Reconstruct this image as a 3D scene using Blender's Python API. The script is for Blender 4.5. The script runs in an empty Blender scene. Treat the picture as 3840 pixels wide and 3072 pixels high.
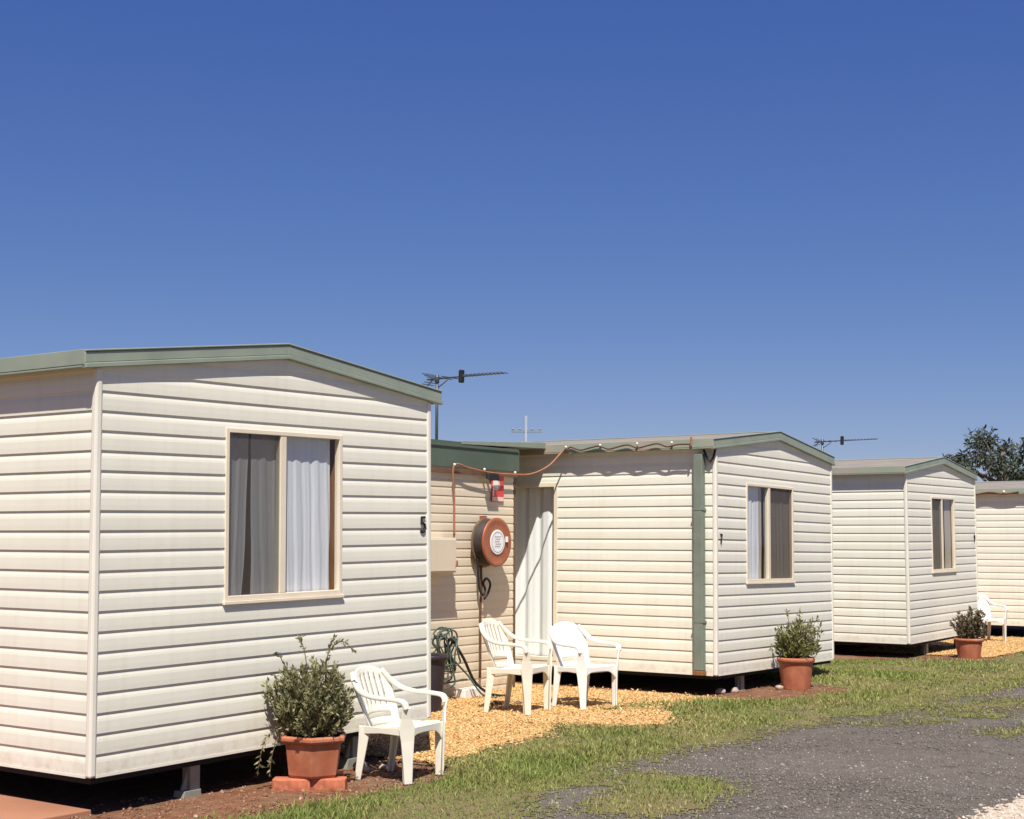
import bpy, bmesh, math, random
import numpy as np
from mathutils import Vector, Matrix
random.seed(7); RNG = np.random.default_rng(11)
S = bpy.context.scene; COL = S.collection

# ------------------------------------------------------------------ camera
CAM = Vector((-5.2178, -6.474, 1.2655))
yaw, pit, rol = math.radians(35.3319), math.radians(5.2014), math.radians(0.2501)
f = Vector((math.cos(yaw)*math.cos(pit), math.sin(yaw)*math.cos(pit), math.sin(pit)))
rt = Vector((math.sin(yaw), -math.cos(yaw), 0)); up = rt.cross(f)
r2 = rt*math.cos(rol)+up*math.sin(rol); u2 = -rt*math.sin(rol)+up*math.cos(rol)
cd = bpy.data.cameras.new('camera'); cam = bpy.data.objects.new('camera', cd); COL.objects.link(cam)
cd.sensor_width = 36; cd.lens = 5465.8/3840*36; cd.clip_start = 0.05; cd.clip_end = 3000
cam.matrix_world = Matrix(((r2.x, u2.x, -f.x, CAM.x), (r2.y, u2.y, -f.y, CAM.y), (r2.z, u2.z, -f.z, CAM.z), (0, 0, 0, 1)))
S.camera = cam
# ------------------------------------------------------------------ sky, sun, exposure
SUN = Vector((-1.27, -1.0, 2.58)).normalized()
w = bpy.data.worlds.new('World'); S.world = w; w.use_nodes = True
nt = w.node_tree; sky = nt.nodes.new('ShaderNodeTexSky'); sky.sky_type = 'NISHITA'; sky.sun_disc = False
sky.sun_elevation = math.asin(SUN.z); sky.sun_rotation = math.atan2(SUN.x, SUN.y)
sky.altitude = 0; sky.air_density = 0.6; sky.dust_density = 0.4; sky.ozone_density = 10
bg = nt.nodes['Background']; bg.inputs['Strength'].default_value = 0.0595
# grade of the sky colour, channel by channel, to the violet blue of the photograph
sep = nt.nodes.new('ShaderNodeSeparateColor'); com = nt.nodes.new('ShaderNodeCombineColor'); nt.links.new(sky.outputs[0], sep.inputs[0])
for i_, (p_, k_) in enumerate(((1.17, 1.15), (.93, 1.07), (.478, 2.42))):
    a_ = nt.nodes.new('ShaderNodeMath'); a_.operation = 'POWER'; a_.inputs[1].default_value = p_; nt.links.new(sep.outputs[i_], a_.inputs[0])
    b_ = nt.nodes.new('ShaderNodeMath'); b_.operation = 'MULTIPLY'; b_.inputs[1].default_value = k_; nt.links.new(a_.outputs[0], b_.inputs[0]); nt.links.new(b_.outputs[0], com.inputs[i_])
nt.links.new(com.outputs[0], bg.inputs['Color'])
sd = bpy.data.lights.new('sun', 'SUN'); sd.energy = 4.4; sd.angle = math.radians(0.55); sd.color = (1.0, 0.95, 0.86)
so = bpy.data.objects.new('sun', sd); COL.objects.link(so); so.location = (-8, -6, 14)
so.rotation_euler = SUN.to_track_quat('Z', 'Y').to_euler()
S.view_settings.view_transform = 'Standard'; S.view_settings.look = 'None'; S.view_settings.gamma = 1
S.view_settings.exposure = 0.72

# ------------------------------------------------------------------ helpers
def tag(o, label=None, cat=None, group=None, kind=None):
    if label: o['label'] = label
    if cat: o['category'] = cat
    if group: o['group'] = group
    if kind: o['kind'] = kind
    return o
def empty(name, loc=(0, 0, 0), rot=(0, 0, 0)):
    o = bpy.data.objects.new(name, None); COL.objects.link(o); o.location = loc; o.rotation_euler = rot
    o.empty_display_size = 0.2
    return o
class MB:
    def __init__(s): s.v = []; s.f = []
    def poly(s, pts):
        n = len(s.v); s.v += [tuple(p) for p in pts]; s.f.append(tuple(range(n, n+len(pts))))
    def box(s, x0, x1, y0, y1, z0, z1):
        n = len(s.v)
        s.v += [(x0,y0,z0),(x1,y0,z0),(x1,y1,z0),(x0,y1,z0),(x0,y0,z1),(x1,y0,z1),(x1,y1,z1),(x0,y1,z1)]
        s.f += [tuple(n+i for i in q) for q in ((3,2,1,0),(4,5,6,7),(0,1,5,4),(1,2,6,5),(2,3,7,6),(3,0,4,7))]
    def hexa(s, b):   # eight corners, bottom four then top four
        n = len(s.v); s.v += [tuple(p) for p in b]
        s.f += [tuple(n+i for i in q) for q in ((3,2,1,0),(4,5,6,7),(0,1,5,4),(1,2,6,5),(2,3,7,6),(3,0,4,7))]
    def tube(s, path, r, n=8, caps=True):
        P = [Vector(p) for p in path]; rs = r if isinstance(r, (list, tuple)) else [r]*len(P)
        base = len(s.v); prev = None
        for i, p in enumerate(P):
            t = (P[min(i+1, len(P)-1)]-P[max(i-1, 0)]).normalized()
            if prev is None:
                a = Vector((0, 0, 1)) if abs(t.z) < .9 else Vector((1, 0, 0)); prev = t.cross(a).normalized()
            prev = (prev - t*prev.dot(t)).normalized(); b = t.cross(prev)
            for k in range(n):
                an = 2*math.pi*k/n; s.v.append(tuple(p+(prev*math.cos(an)+b*math.sin(an))*rs[i]))
        for i in range(len(P)-1):
            for k in range(n):
                a = base+i*n+k; b2 = base+i*n+(k+1) % n; s.f.append((a, b2, b2+n, a+n))
        if caps:
            s.f.append(tuple(base+k for k in range(n-1, -1, -1))); s.f.append(tuple(base+(len(P)-1)*n+k for k in range(n)))
    def lathe(s, prof, n=32, cx=0, cy=0, axis='z', c3=0, cap=True, phase=0):
        base = len(s.v)
        for (r, h) in prof:
            for k in range(n):
                a = 2*math.pi*k/n+phase
                if axis == 'z': s.v.append((cx+r*math.cos(a), cy+r*math.sin(a), h))
                else: s.v.append((cx+r*math.cos(a), h, c3+r*math.sin(a)))
        for i in range(len(prof)-1):
            for k in range(n):
                a = base+i*n+k; b = base+i*n+(k+1) % n; s.f.append((a, b, b+n, a+n))
        if cap:
            s.f.append(tuple(base+k for k in range(n-1, -1, -1))); s.f.append(tuple(base+(len(prof)-1)*n+k for k in range(n)))
    def strip(s, path, widths, thick, wdir):   # flat bar swept along a path; wdir gives its width direction
        P = [Vector(p) for p in path]; base = len(s.v)
        for i, p in enumerate(P):
            t = (P[min(i+1, len(P)-1)]-P[max(i-1, 0)]).normalized()
            wd = Vector(wdir[i] if isinstance(wdir, list) else wdir); wd = (wd-t*wd.dot(t)).normalized(); nn = t.cross(wd)
            W = widths[i]/2 if isinstance(widths, (list, tuple)) else widths/2
            for a, b in ((-1, -1), (1, -1), (1, 1), (-1, 1)): s.v.append(tuple(p+wd*(W*a)+nn*(thick/2*b)))
        for i in range(len(P)-1):
            for k in range(4):
                a = base+i*4+k; b = base+i*4+(k+1) % 4; s.f.append((a, b, b+4, a+4))
        s.f.append(tuple(base+k for k in (3, 2, 1, 0))); s.f.append(tuple(base+(len(P)-1)*4+k for k in range(4)))
    def grid(s, fn, nu, nv, skip=None):
        base = len(s.v)
        for j in range(nv+1):
            for i in range(nu+1): s.v.append(tuple(fn(i/nu, j/nv)))
        for j in range(nv):
            for i in range(nu):
                if skip and skip(i, j): continue
                a = base+j*(nu+1)+i; s.f.append((a, a+1, a+nu+2, a+nu+1))
    def build(s, name, mat, parent=None, smooth=False, bevel=0, solid=0, sub=0, fix=True):
        me = bpy.data.meshes.new(name); me.from_pydata(s.v, [], s.f)
        if fix:
            bm = bmesh.new(); bm.from_mesh(me); bmesh.ops.recalc_face_normals(bm, faces=bm.faces); bm.to_mesh(me); bm.free()
        return link(name, me, mat, parent, smooth, bevel, solid, sub)
def link(name, me, mat, parent=None, smooth=False, bevel=0, solid=0, sub=0):
    me.materials.append(mat)
    if smooth: me.polygons.foreach_set('use_smooth', [True]*len(me.polygons))
    o = bpy.data.objects.new(name, me); COL.objects.link(o)
    if parent: o.parent = parent
    if solid: m = o.modifiers.new('solid', 'SOLIDIFY'); m.thickness = solid; m.offset = 0
    if bevel: m = o.modifiers.new('bevel', 'BEVEL'); m.width = bevel; m.segments = 2; m.limit_method = 'ANGLE'
    if sub: m = o.modifiers.new('sub', 'SUBSURF'); m.levels = sub; m.render_levels = sub
    return o
def np_mesh(name, V, Fc, mat, parent=None, smooth=False):
    V = np.asarray(V, np.float32); Fc = np.asarray(Fc, np.int32); n, k = Fc.shape
    me = bpy.data.meshes.new(name); me.vertices.add(len(V)); me.vertices.foreach_set('co', V.ravel())
    me.loops.add(n*k); me.loops.foreach_set('vertex_index', Fc.ravel())
    me.polygons.add(n); me.polygons.foreach_set('loop_start', np.arange(n, dtype=np.int32)*k)
    me.polygons.foreach_set('loop_total', np.full(n, k, np.int32)); me.update(calc_edges=True)
    return link(name, me, mat, parent, smooth)

# ------------------------------------------------------------------ materials
def cat(pts, seg=10):
    P = [Vector(p) for p in pts]; out = []
    for i in range(len(P)-1):
        p0, p1, p2, p3 = P[max(i-1, 0)], P[i], P[i+1], P[min(i+2, len(P)-1)]
        for k in range(seg):
            t = k/seg; out.append(.5*((2*p1)+(p2-p0)*t+(2*p0-5*p1+4*p2-p3)*t*t+(3*p1-p0-3*p2+p3)*t*t*t))
    out.append(P[-1]); return out
class NT:
    def __init__(s, name):
        s.m = bpy.data.materials.new(name); s.m.use_nodes = True; s.t = s.m.node_tree; s.b = s.t.nodes['Principled BSDF']
    def n(s, ty, **kw):
        nd = s.t.nodes.new(ty)
        for k, v in kw.items(): setattr(nd, k, v)
        return nd
    def l(s, a, b): s.t.links.new(a, b)
    def noise(s, scale, detail=4, rough=.55, coord='Object', stretch=None):
        tc = s.n('ShaderNodeTexCoord'); o = tc.outputs[coord]
        if stretch:
            mp = s.n('ShaderNodeMapping'); mp.inputs['Scale'].default_value = stretch; s.l(o, mp.inputs[0]); o = mp.outputs[0]
        nz = s.n('ShaderNodeTexNoise'); nz.inputs['Scale'].default_value = scale; nz.inputs['Detail'].default_value = detail
        nz.inputs['Roughness'].default_value = rough; s.l(o, nz.inputs['Vector']); return nz.outputs['Fac']
    def ramp(s, fac, stops):
        r = s.n('ShaderNodeValToRGB'); e = r.color_ramp.elements
        while len(e) < len(stops): e.new(.5)
        for el, (p, c) in zip(e, stops): el.position = p; el.color = (*c, 1)
        s.l(fac, r.inputs[0]); return r.outputs['Color']
    def mix(s, fac, a, b, mode='MIX'):
        m = s.n('ShaderNodeMix', data_type='RGBA', blend_type=mode)
        for sock, v in ((m.inputs[0], fac), (m.inputs[6], a), (m.inputs[7], b)):
            if hasattr(v, 'is_output'): s.l(v, sock)
            elif isinstance(v, tuple): sock.default_value = (*v, 1)
            else: sock.default_value = v
        return m.outputs[2]
    def bump(s, h, strength, dist=.01):
        b = s.n('ShaderNodeBump'); b.inputs['Strength'].default_value = strength; b.inputs['Distance'].default_value = dist
        s.l(h, b.inputs['Height']); s.l(b.outputs[0], s.b.inputs['Normal'])
    def base(s, c, rough=.6, spec=.5):
        if hasattr(c, 'is_output'): s.l(c, s.b.inputs['Base Color'])
        else: s.b.inputs['Base Color'].default_value = (*c, 1)
        s.b.inputs['Roughness'].default_value = rough; s.b.inputs['Specular IOR Level'].default_value = spec
        return s.m
def mul(c, k): return tuple(min(1, x*k) for x in c)
def simple(name, c, rough=.6, var=.12, scale=6, spec=.4, bump=0, metallic=0, stretch=None):
    t = NT(name); nz = t.noise(scale, stretch=stretch)
    col = t.ramp(nz, [(.3, mul(c, 1-var)), (.7, mul(c, 1+var))])
    if bump: t.bump(t.noise(scale*8), bump, .004)
    t.b.inputs['Metallic'].default_value = metallic
    return t.base(col, rough, spec)
def vinyl(name, c, dirt=(.45, .38, .28)):
    t = NT(name)
    a = t.ramp(t.noise(1.3, 5), [(.3, mul(c, .95)), (.7, mul(c, 1.03))])
    s = t.ramp(t.noise(3.0, 5, .6, stretch=(5, 5, .35)), [(.5, (0, 0, 0)), (.85, (.22, .22, .22))])
    t.bump(t.noise(1.2, 3, stretch=(.4, .4, 9)), .12, .006)
    tc = t.n('ShaderNodeTexCoord'); sp = t.n('ShaderNodeSeparateXYZ'); t.l(tc.outputs['Object'], sp.inputs[0])
    dv = t.n('ShaderNodeMath', operation='DIVIDE'); t.l(sp.outputs['Z'], dv.inputs[0]); dv.inputs[1].default_value = .11
    fl = t.n('ShaderNodeMath', operation='FLOOR'); t.l(dv.outputs[0], fl.inputs[0])
    wn = t.n('ShaderNodeTexWhiteNoise', noise_dimensions='1D'); t.l(fl.outputs[0], wn.inputs['W'])
    a = t.mix(1.0, a, t.ramp(wn.outputs['Value'], [(0, (.955, .955, .95)), (1, (1, 1, 1))]), 'MULTIPLY')
    # soil splashed up on the lowest boards
    mr = t.n('ShaderNodeMapRange'); t.l(sp.outputs['Z'], mr.inputs['Value']); mr.inputs['From Min'].default_value = .0; mr.inputs['From Max'].default_value = .30; mr.inputs['To Min'].default_value = 1; mr.inputs['To Max'].default_value = 0
    pw = t.n('ShaderNodeMath', operation='POWER'); t.l(mr.outputs[0], pw.inputs[0]); pw.inputs[1].default_value = 2.0
    sm = t.n('ShaderNodeMath', operation='MULTIPLY'); t.l(pw.outputs[0], sm.inputs[0]); t.l(t.ramp(t.noise(14, 6, .7), [(.42, (0, 0, 0)), (.7, (.42, .42, .42))]), sm.inputs[1])
    return t.base(t.mix(sm.outputs[0], t.mix(s, a, dirt), (.40, .26, .17)), .5, .35)
M = {}
M['vinyl'] = vinyl('cream_vinyl_siding', (.73, .705, .60))
M['annex'] = vinyl('annex_siding', (.66, .57, .43))
M['trim'] = simple('cream_trim', (.71, .67, .58), .45, .05, 3)
M['frame'] = simple('window_frame_paint', (.70, .61, .475), .4, .05, 4)
M['green'] = simple('green_steel', (.245, .28, .225), .5, .10, 4)
M['dkgreen'] = simple('dark_green_steel', (.085, .115, .085), .55, .10, 3)
def scuffed(name, c):
    t = NT(name); col = t.ramp(t.noise(4, 5, .6), [(.35, c), (.62, mul(c, .94)), (.78, (c[0]*.8, c[1]*.76, c[2]*.68))]); return t.base(col, .42, .35)
M['plastic'] = scuffed('worn_cream_plastic', (.75, .71, .60)); M['plastic_w'] = scuffed('worn_white_plastic', (.79, .77, .72))
t = NT('dusty_gutter_steel'); M['gutter'] = t.base(t.mix(t.ramp(t.noise(2.2, 6, .6), [(.4, (0, 0, 0)), (.62, (1, 1, 1))]), (.25, .29, .225), (.33, .29, .235)), .6, .3)
M['soffit'] = simple('soffit_sheet', (.42, .38, .31), .6, .06, 3)
t = NT('roof_sheet'); M['roof'] = t.base(t.ramp(t.noise(3, 6, .65), [(.3, (.20, .18, .15)), (.55, (.26, .225, .185)), (.75, (.32, .25, .205))]), .6, .4)
M['brown'] = simple('stained_timber', (.23, .105, .045), .55, .25, 9, stretch=(6, 6, .6))
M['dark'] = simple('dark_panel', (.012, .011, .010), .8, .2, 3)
M['steel'] = simple('galvanised_steel', (.27, .265, .225), .55, .15, 10, metallic=.2)
M['black'] = simple('black_rubber', (.014, .014, .015), .55, .2, 8)
M['number'] = simple('black_numeral', (.01, .01, .01), .5, .1, 8)
M['alu'] = simple('grey_aluminium', (.10, .11, .13), .45, .1, 8, metallic=.5)
M['white'] = simple('white_paint', (.78, .77, .74), .5, .04, 5)
M['red'] = simple('red_sign_paint', (.62, .06, .055), .45, .06, 8)
M['stripbrown'] = simple('brown_trim_and_shade', (.13, .075, .045), .6, .2, 9)  # brown of the annex corner trim, also paints shade under its fascia
M['orange'] = simple('orange_conduit', (.33, .135, .07), .55, .15, 12)
M['cable'] = simple('brown_cable', (.10, .05, .028), .6, .2, 12)
M['paleclip'] = simple('pale_clip', (.66, .58, .50), .5, .08, 12)
M['brickred'] = simple('red_brick', (.43, .135, .07), .8, .35, 22, bump=.3)
t = NT('terracotta'); c = t.ramp(t.noise(7, 6, .6), [(.3, (.30, .09, .045)), (.55, (.39, .135, .07)), (.8, (.46, .20, .12))]); t.bump(t.noise(60), .1, .003); st = t.ramp(t.noise(11, 6, .7, stretch=(1, 1, .5)), [(.55, (0, 0, 0)), (.75, (.45, .45, .45))]); M['terra'] = t.base(t.mix(st, c, (.40, .27, .20)), .75, .25)
M['reel'] = simple('reel_red_brown', (.31, .095, .045), .42, .18, 6)
M['bin'] = simple('dark_plastic', (.028, .022, .028), .5, .25, 6)
M['hosegreen'] = simple('green_hose', (.055, .085, .068), .45, .25, 10)
M['stone'] = simple('pale_stone', (.36, .285, .225), .85, .25, 14, bump=.3)
M['slab'] = simple('red_concrete', (.33, .15, .085), .75, .10, 2.2, bump=.15)
M['bark'] = simple('grey_bark', (.16, .13, .10), .9, .35, 6, bump=.4, stretch=(4, 4, .7))
M['twig'] = simple('brown_twig', (.14, .09, .055), .85, .3, 14)
M['straw'] = simple('dry_straw', (.50, .44, .30), .8, .3, 14)
M['soilpot'] = simple('potting_soil', (.05, .032, .02), .95, .4, 30, bump=.5)
def curtain_mat(name, c):
    t = NT(name); col = t.ramp(t.noise(5, 4, stretch=(8, 8, .3)), [(.3, mul(c, .9)), (.7, c)])
    m = t.base(col, .9, .1); tr = t.n('ShaderNodeBsdfTranslucent'); t.l(col, tr.inputs['Color'])
    mx = t.n('ShaderNodeMixShader'); mx.inputs[0].default_value = .2
    t.l(t.b.outputs[0], mx.inputs[1]); t.l(tr.outputs[0], mx.inputs[2]); t.l(mx.outputs[0], t.t.nodes['Material Output'].inputs['Surface']); return m
M['curtain'] = curtain_mat('white_curtain', (.86, .86, .88))
M['doorcurtain'] = simple('door_curtain', (.90, .90, .86), .9, .04, 5, .1, stretch=(8, 8, .3))
M['curtain_beige'] = curtain_mat('beige_curtain', (.55, .48, .40))
def glass_mat():
    t = NT('window_glass'); tr = t.n('ShaderNodeBsdfTransparent'); tr.inputs[0].default_value = (.93, .95, .96, 1)
    gl = t.n('ShaderNodeBsdfGlossy'); gl.inputs['Roughness'].default_value = .03; lw = t.n('ShaderNodeLayerWeight'); lw.inputs['Blend'].default_value = .5
    pw = t.n('ShaderNodeMath', operation='POWER'); t.l(lw.outputs['Facing'], pw.inputs[0]); pw.inputs[1].default_value = 4.0
    fr = t.n('ShaderNodeMath', operation='MULTIPLY_ADD'); t.l(pw.outputs[0], fr.inputs[0]); fr.inputs[1].default_value = .6; fr.inputs[2].default_value = .04
    mx = t.n('ShaderNodeMixShader'); t.l(fr.outputs[0], mx.inputs[0]); t.l(tr.outputs[0], mx.inputs[1]); t.l(gl.outputs[0], mx.inputs[2])
    t.l(mx.outputs[0], t.t.nodes['Material Output'].inputs['Surface']); return t.m
M['glass'] = glass_mat()
def screen_mat():
    t = NT('flyscreen_mesh'); tr = t.n('ShaderNodeBsdfTransparent'); df = t.n('ShaderNodeBsdfDiffuse'); df.inputs[0].default_value = (.10, .085, .075, 1)
    mx = t.n('ShaderNodeMixShader'); mx.inputs[0].default_value = .52; t.l(tr.outputs[0], mx.inputs[1]); t.l(df.outputs[0], mx.inputs[2])
    t.l(mx.outputs[0], t.t.nodes['Material Output'].inputs['Surface']); return t.m
M['screen'] = screen_mat()
def leaf_mat(name, stops, trans=.25, world=None):
    t = NT(name); g = t.n('ShaderNodeNewGeometry'); col = t.ramp(g.outputs['Random Per Island'], stops)
    if world:
        nz = t.n('ShaderNodeTexNoise'); nz.inputs['Scale'].default_value = world[0]; nz.inputs['Detail'].default_value = 4; t.l(g.outputs['Position'], nz.inputs['Vector'])
        fac = t.ramp(nz.outputs['Fac'], [(.46, (0, 0, 0)), (.72, (1, 1, 1))]); c2 = t.ramp(g.outputs['Random Per Island'], world[1]); col = t.mix(fac, col, c2)
    m = t.base(col, .6, .25); tr = t.n('ShaderNodeBsdfTranslucent'); t.l(col, tr.inputs['Color'])
    mx = t.n('ShaderNodeMixShader'); mx.inputs[0].default_value = trans
    t.l(t.b.outputs[0], mx.inputs[1]); t.l(tr.outputs[0], mx.inputs[2]); t.l(mx.outputs[0], t.t.nodes['Material Output'].inputs['Surface']); return m
M['leaf'] = leaf_mat('olive_leaf', [(0, (.10, .105, .05)), (.5, (.215, .21, .10)), (1, (.37, .34, .175))])
M['leaf2'] = leaf_mat('yellow_green_leaf', [(0, (.09, .10, .03)), (.5, (.18, .19, .065)), (1, (.30, .29, .12))])
M['leaf3'] = leaf_mat('brownish_leaf', [(0, (.07, .055, .035)), (.6, (.13, .10, .06)), (1, (.17, .16, .08))])
M['gum'] = leaf_mat('gum_leaf', [(0, (.035, .05, .035)), (.5, (.07, .085, .06)), (1, (.14, .15, .11))])
M['grass'] = leaf_mat('grass_blade', [(0, (.125, .17, .036)), (.6, (.215, .27, .064)), (1, (.37, .37, .12))], .3,
                      (1.1, [(0, (.19, .195, .055)), (.5, (.34, .315, .11)), (1, (.50, .43, .20))]))
t = NT('lawn_soil'); la = t.ramp(t.noise(45, 6, .75), [(.32, (.06, .055, .022)), (.5, (.13, .125, .045)), (.68, (.25, .21, .10))]); lb = t.ramp(t.noise(60, 6, .75), [(.32, (.09, .068, .036)), (.5, (.17, .135, .07)), (.68, (.31, .25, .14))])
t.bump(t.noise(90, 4, .7), .6, .012); M['lawn'] = t.base(t.mix(t.ramp(t.noise(1.7, 6, .65), [(.35, (0, 0, 0)), (.62, (1, 1, 1))]), la, lb), .95, .1)
def ground_mat(name, stops, s1, s2, bump, patch=None):
    t = NT(name); col = t.ramp(t.noise(s1, 8, .7), stops)
    if patch: col = t.mix(t.ramp(t.noise(patch[0], 6, .6), [(patch[2], (0, 0, 0)), (patch[2]+.2, (1, 1, 1))]), col, patch[1])
    vo = t.n('ShaderNodeTexVoronoi'); vo.inputs['Scale'].default_value = s2; tc = t.n('ShaderNodeTexCoord'); t.l(tc.outputs['Object'], vo.inputs['Vector'])
    col = t.mix(.55, col, t.ramp(vo.outputs['Color'], [(0, mul((1, 1, 1), .45)), (1, (1, 1, 1))]), 'MULTIPLY')
    t.bump(vo.outputs['Distance'], bump, .012); return t.base(col, .95, .15)
M['soil'] = ground_mat('red_soil', [(.3, (.13, .055, .03)), (.55, (.22, .105, .058)), (.75, (.30, .17, .10))], 9, 70, .5, (2.2, (.21, .145, .09), .5))
M['gravel'] = ground_mat('grey_gravel', [(.25, (.105, .088, .074)), (.5, (.148, .126, .107)), (.75, (.195, .168, .145))], 12, 75, .6, (1.0, (.128, .108, .093), .5))
M['sand'] = ground_mat('sandy_gravel', [(.25, (.42, .33, .25)), (.5, (.58, .48, .38)), (.75, (.74, .64, .53))], 16, 60, .5)
M['field'] = ground_mat('dry_field', [(.3, (.09, .075, .035)), (.55, (.13, .11, .05)), (.75, (.17, .145, .08))], 3, 9, .2)
M['mulch'] = ground_mat('woodchip_bed', [(.25, (.40, .22, .085)), (.5, (.56, .345, .135)), (.75, (.68, .46, .21))], 22, 55, .7)
M['chip'] = leaf_mat('wood_chip', [(0, (.36, .19, .07)), (.15, (.56, .335, .13)), (.7, (.68, .44, .185)), (1, (.80, .58, .31))], .0)
M['pebble'] = leaf_mat('gravel_stone', [(0, (.10, .085, .073)), (.75, (.175, .15, .13)), (.95, (.26, .228, .20)), (1, (.40, .36, .315))], .0)

# ------------------------------------------------------------------ ground
def gz(x, y):
    tt = np.clip((np.asarray(x, float)-14.6)/5.0, 0, 1); return -.225-.085*tt*tt*(3-2*tt)
def lattice(ix, iy, seed):
    h = (ix.astype(np.int64)*374761393+iy.astype(np.int64)*668265263+seed*1442695) & 0x7fffffff
    h = ((h ^ (h >> 13))*1274126177) & 0x7fffffff; return (h ^ (h >> 16)) % 10007/10007.0
def vnoise(x, y, seed):
    ix, iy = np.floor(x), np.floor(y); fx, fy = x-ix, y-iy; fx = fx*fx*(3-2*fx); fy = fy*fy*(3-2*fy)
    a, b = lattice(ix, iy, seed), lattice(ix+1, iy, seed); c, d = lattice(ix, iy+1, seed), lattice(ix+1, iy+1, seed)
    return (a*(1-fx)+b*fx)*(1-fy)+(c*(1-fx)+d*fx)*fy
def fbm(x, y, s, seed, o=4):
    v = 0; a = .5; tot = 0
    for k in range(o): v = v+a*vnoise(x*s*2**k, y*s*2**k, seed+k); tot += a; a *= .55
    return v/tot-.5
def inpoly(x, y, P):
    r = np.zeros(x.shape, bool); n = len(P)
    for i in range(n):
        (x1, y1), (x2, y2) = P[i], P[(i+1) % n]
        if y1 == y2: continue
        r ^= ((y1 > y) != (y2 > y)) & (x < (x2-x1)*(y-y1)/(y2-y1)+x1)
    return r
YR = [(-3,-2.1),(1.41,-1.91),(1.9,-1.73),(2.3,-1.6),(2.84,-1.56),(3.89,-1.31),(4.77,-1.46),(5.97,-1.34),(6.83,-1.42),(7.44,-1.74),(8.03,-1.64),(8.92,-1.66),(9.65,-1.79),(12,-1.95),(26,-2.1)]
YG = [(-3,.6),(-.6,.1),(-.28,-.35),(.62,-.66),(1.07,-.68),(1.66,-.72),(2.1,-.78),(2.49,-.58),(2.7,-.25),(2.86,-.23),(3.14,-.25),(3.65,-.12),(3.99,-.12),(4.53,.05),(4.94,.25),(5.07,-.1),(5.21,-.34),(5.49,-.45),(5.93,-.24),(6.26,.0),(6.9,.2),(7.35,.06),(7.5,-.28),(7.85,-.47),(8.42,-.66),(9.2,-.55),(9.4,-.1),(9.6,.3),(10,1.2),(12.4,1.3),(13.0,.6),(13.42,.25),(13.55,-.3),(13.75,-.55),(15.4,-.51),(17.0,-.1),(20,.35),(26,.4)]
ISL = [(1.71,-2.15),(2.12,-1.87),(2.7,-1.63),(3.24,-1.6),(3.29,-1.89),(3.2,-2.2),(2.66,-2.37),(2.12,-2.57),(1.88,-2.45),(1.76,-2.3)]
DRY = [(6.3,-1.5),(7.18,-1.88),(8.27,-1.58),(8.7,-1.84),(9.6,-2.2),(8.88,-2.38),(7.71,-2.6),(7.34,-2.3),(6.6,-2.0)]
TUFT = [(6.6,-2.72),(7.6,-3.0),(7.3,-3.2),(6.31,-2.9)]
TUF2 = [(5.9,.42),(6.26,.1),(6.9,.2),(6.68,.52),(6.2,.58)]
GP1 = [(1.9,-1.62),(2.24,-1.57),(2.5,-1.63),(1.94,-1.92),(1.6,-1.9)]
def classify(x, y):
    j = fbm(x, y, 1.6, 3)*.34+fbm(x, y, 9, 9, 3)*.16; d = (RNG.random(x.shape)-.5)
    yr = np.interp(x, *zip(*YR))+j*1.2+d*.36; yg = np.interp(x, *zip(*YG))+j*.5+d*.07
    c = np.ones(x.shape, int)
    c[y < yr] = 2
    xx, yy = x+j*.8+d*.25, y+fbm(x, y, 2, 21)*.3+(RNG.random(x.shape)-.5)*.22
    g = inpoly(xx, yy, ISL) | inpoly(xx, yy, TUFT) | (inpoly(xx, yy, DRY) & (fbm(x, y, 3, 40)+d*.5 > -.12))
    c[(c == 2) & g] = 1
    c[inpoly(xx, yy, GP1)] = 2
    c[(c == 1) & (y < -.85) & (fbm(x, y, 2.2, 77)+d*.25 > .26)] = 2
    c[y < -3.84+j*.5+d*.12] = 4
    b = y > yg; c[b] = 0
    bx = x+j*.5
    c[b & (bx > 2.62) & (bx < 7.5) & (y > -.9)] = 3
    c[b & (bx > 14.2) & (bx < 20.0) & (y > -.42+j*.3)] = 3
    c[inpoly(xx, yy, TUF2) & (d > -.2)] = 1
    return c
GX0, GX1, GY0, GY1, ST = -3.0, 26.0, -7.0, 7.0, .035
nx, ny = int((GX1-GX0)/ST), int((GY1-GY0)/ST)
gx, gy = GX0+ST*np.arange(nx+1), GY0+ST*np.arange(ny+1)
XX, YY = np.meshgrid(gx, gy)
ZZ = gz(XX, YY)+fbm(XX, YY, 1.2, 55)*.014+fbm(XX, YY, 14, 60, 2)*.008
cx, cy = np.meshgrid(gx[:-1]+ST/2, gy[:-1]+ST/2); CL = classify(cx, cy)
VV = np.stack([XX, YY, ZZ], -1).reshape(-1, 3)
ii, jj = np.meshgrid(np.arange(nx), np.arange(ny)); b0 = jj*(nx+1)+ii
QF = np.stack([b0, b0+1, b0+nx+2, b0+nx+1], -1)
for k, (nm, mt) in enumerate((('soil', 'soil'), ('lawn', 'lawn'), ('gravel_road', 'gravel'), ('mulch_bed', 'mulch'), ('sandy_verge', 'sand'))):
    fc = QF[CL == k]; u, inv = np.unique(fc, return_inverse=True)
    V = VV[u].copy()
    if k == 3: V[:, 2] += .003+RNG.random(len(u))*.012
    if k == 1: V[:, 2] += .004
    tag(np_mesh(nm, V, inv.reshape(fc.shape), M[mt], smooth=True), kind='structure')
m = MB(); m.grid(lambda a, b: (-700+1400*a, -700+1400*b, -.36), 8, 8); tag(m.build('ground', M['field']), kind='structure')
m = MB(); m.poly([(26, -60, -.33), (140, -60, -.33), (140, 60, -.33), (26, 60, -.33)]); tag(m.build('far_field', M['lawn']), kind='structure')

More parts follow.
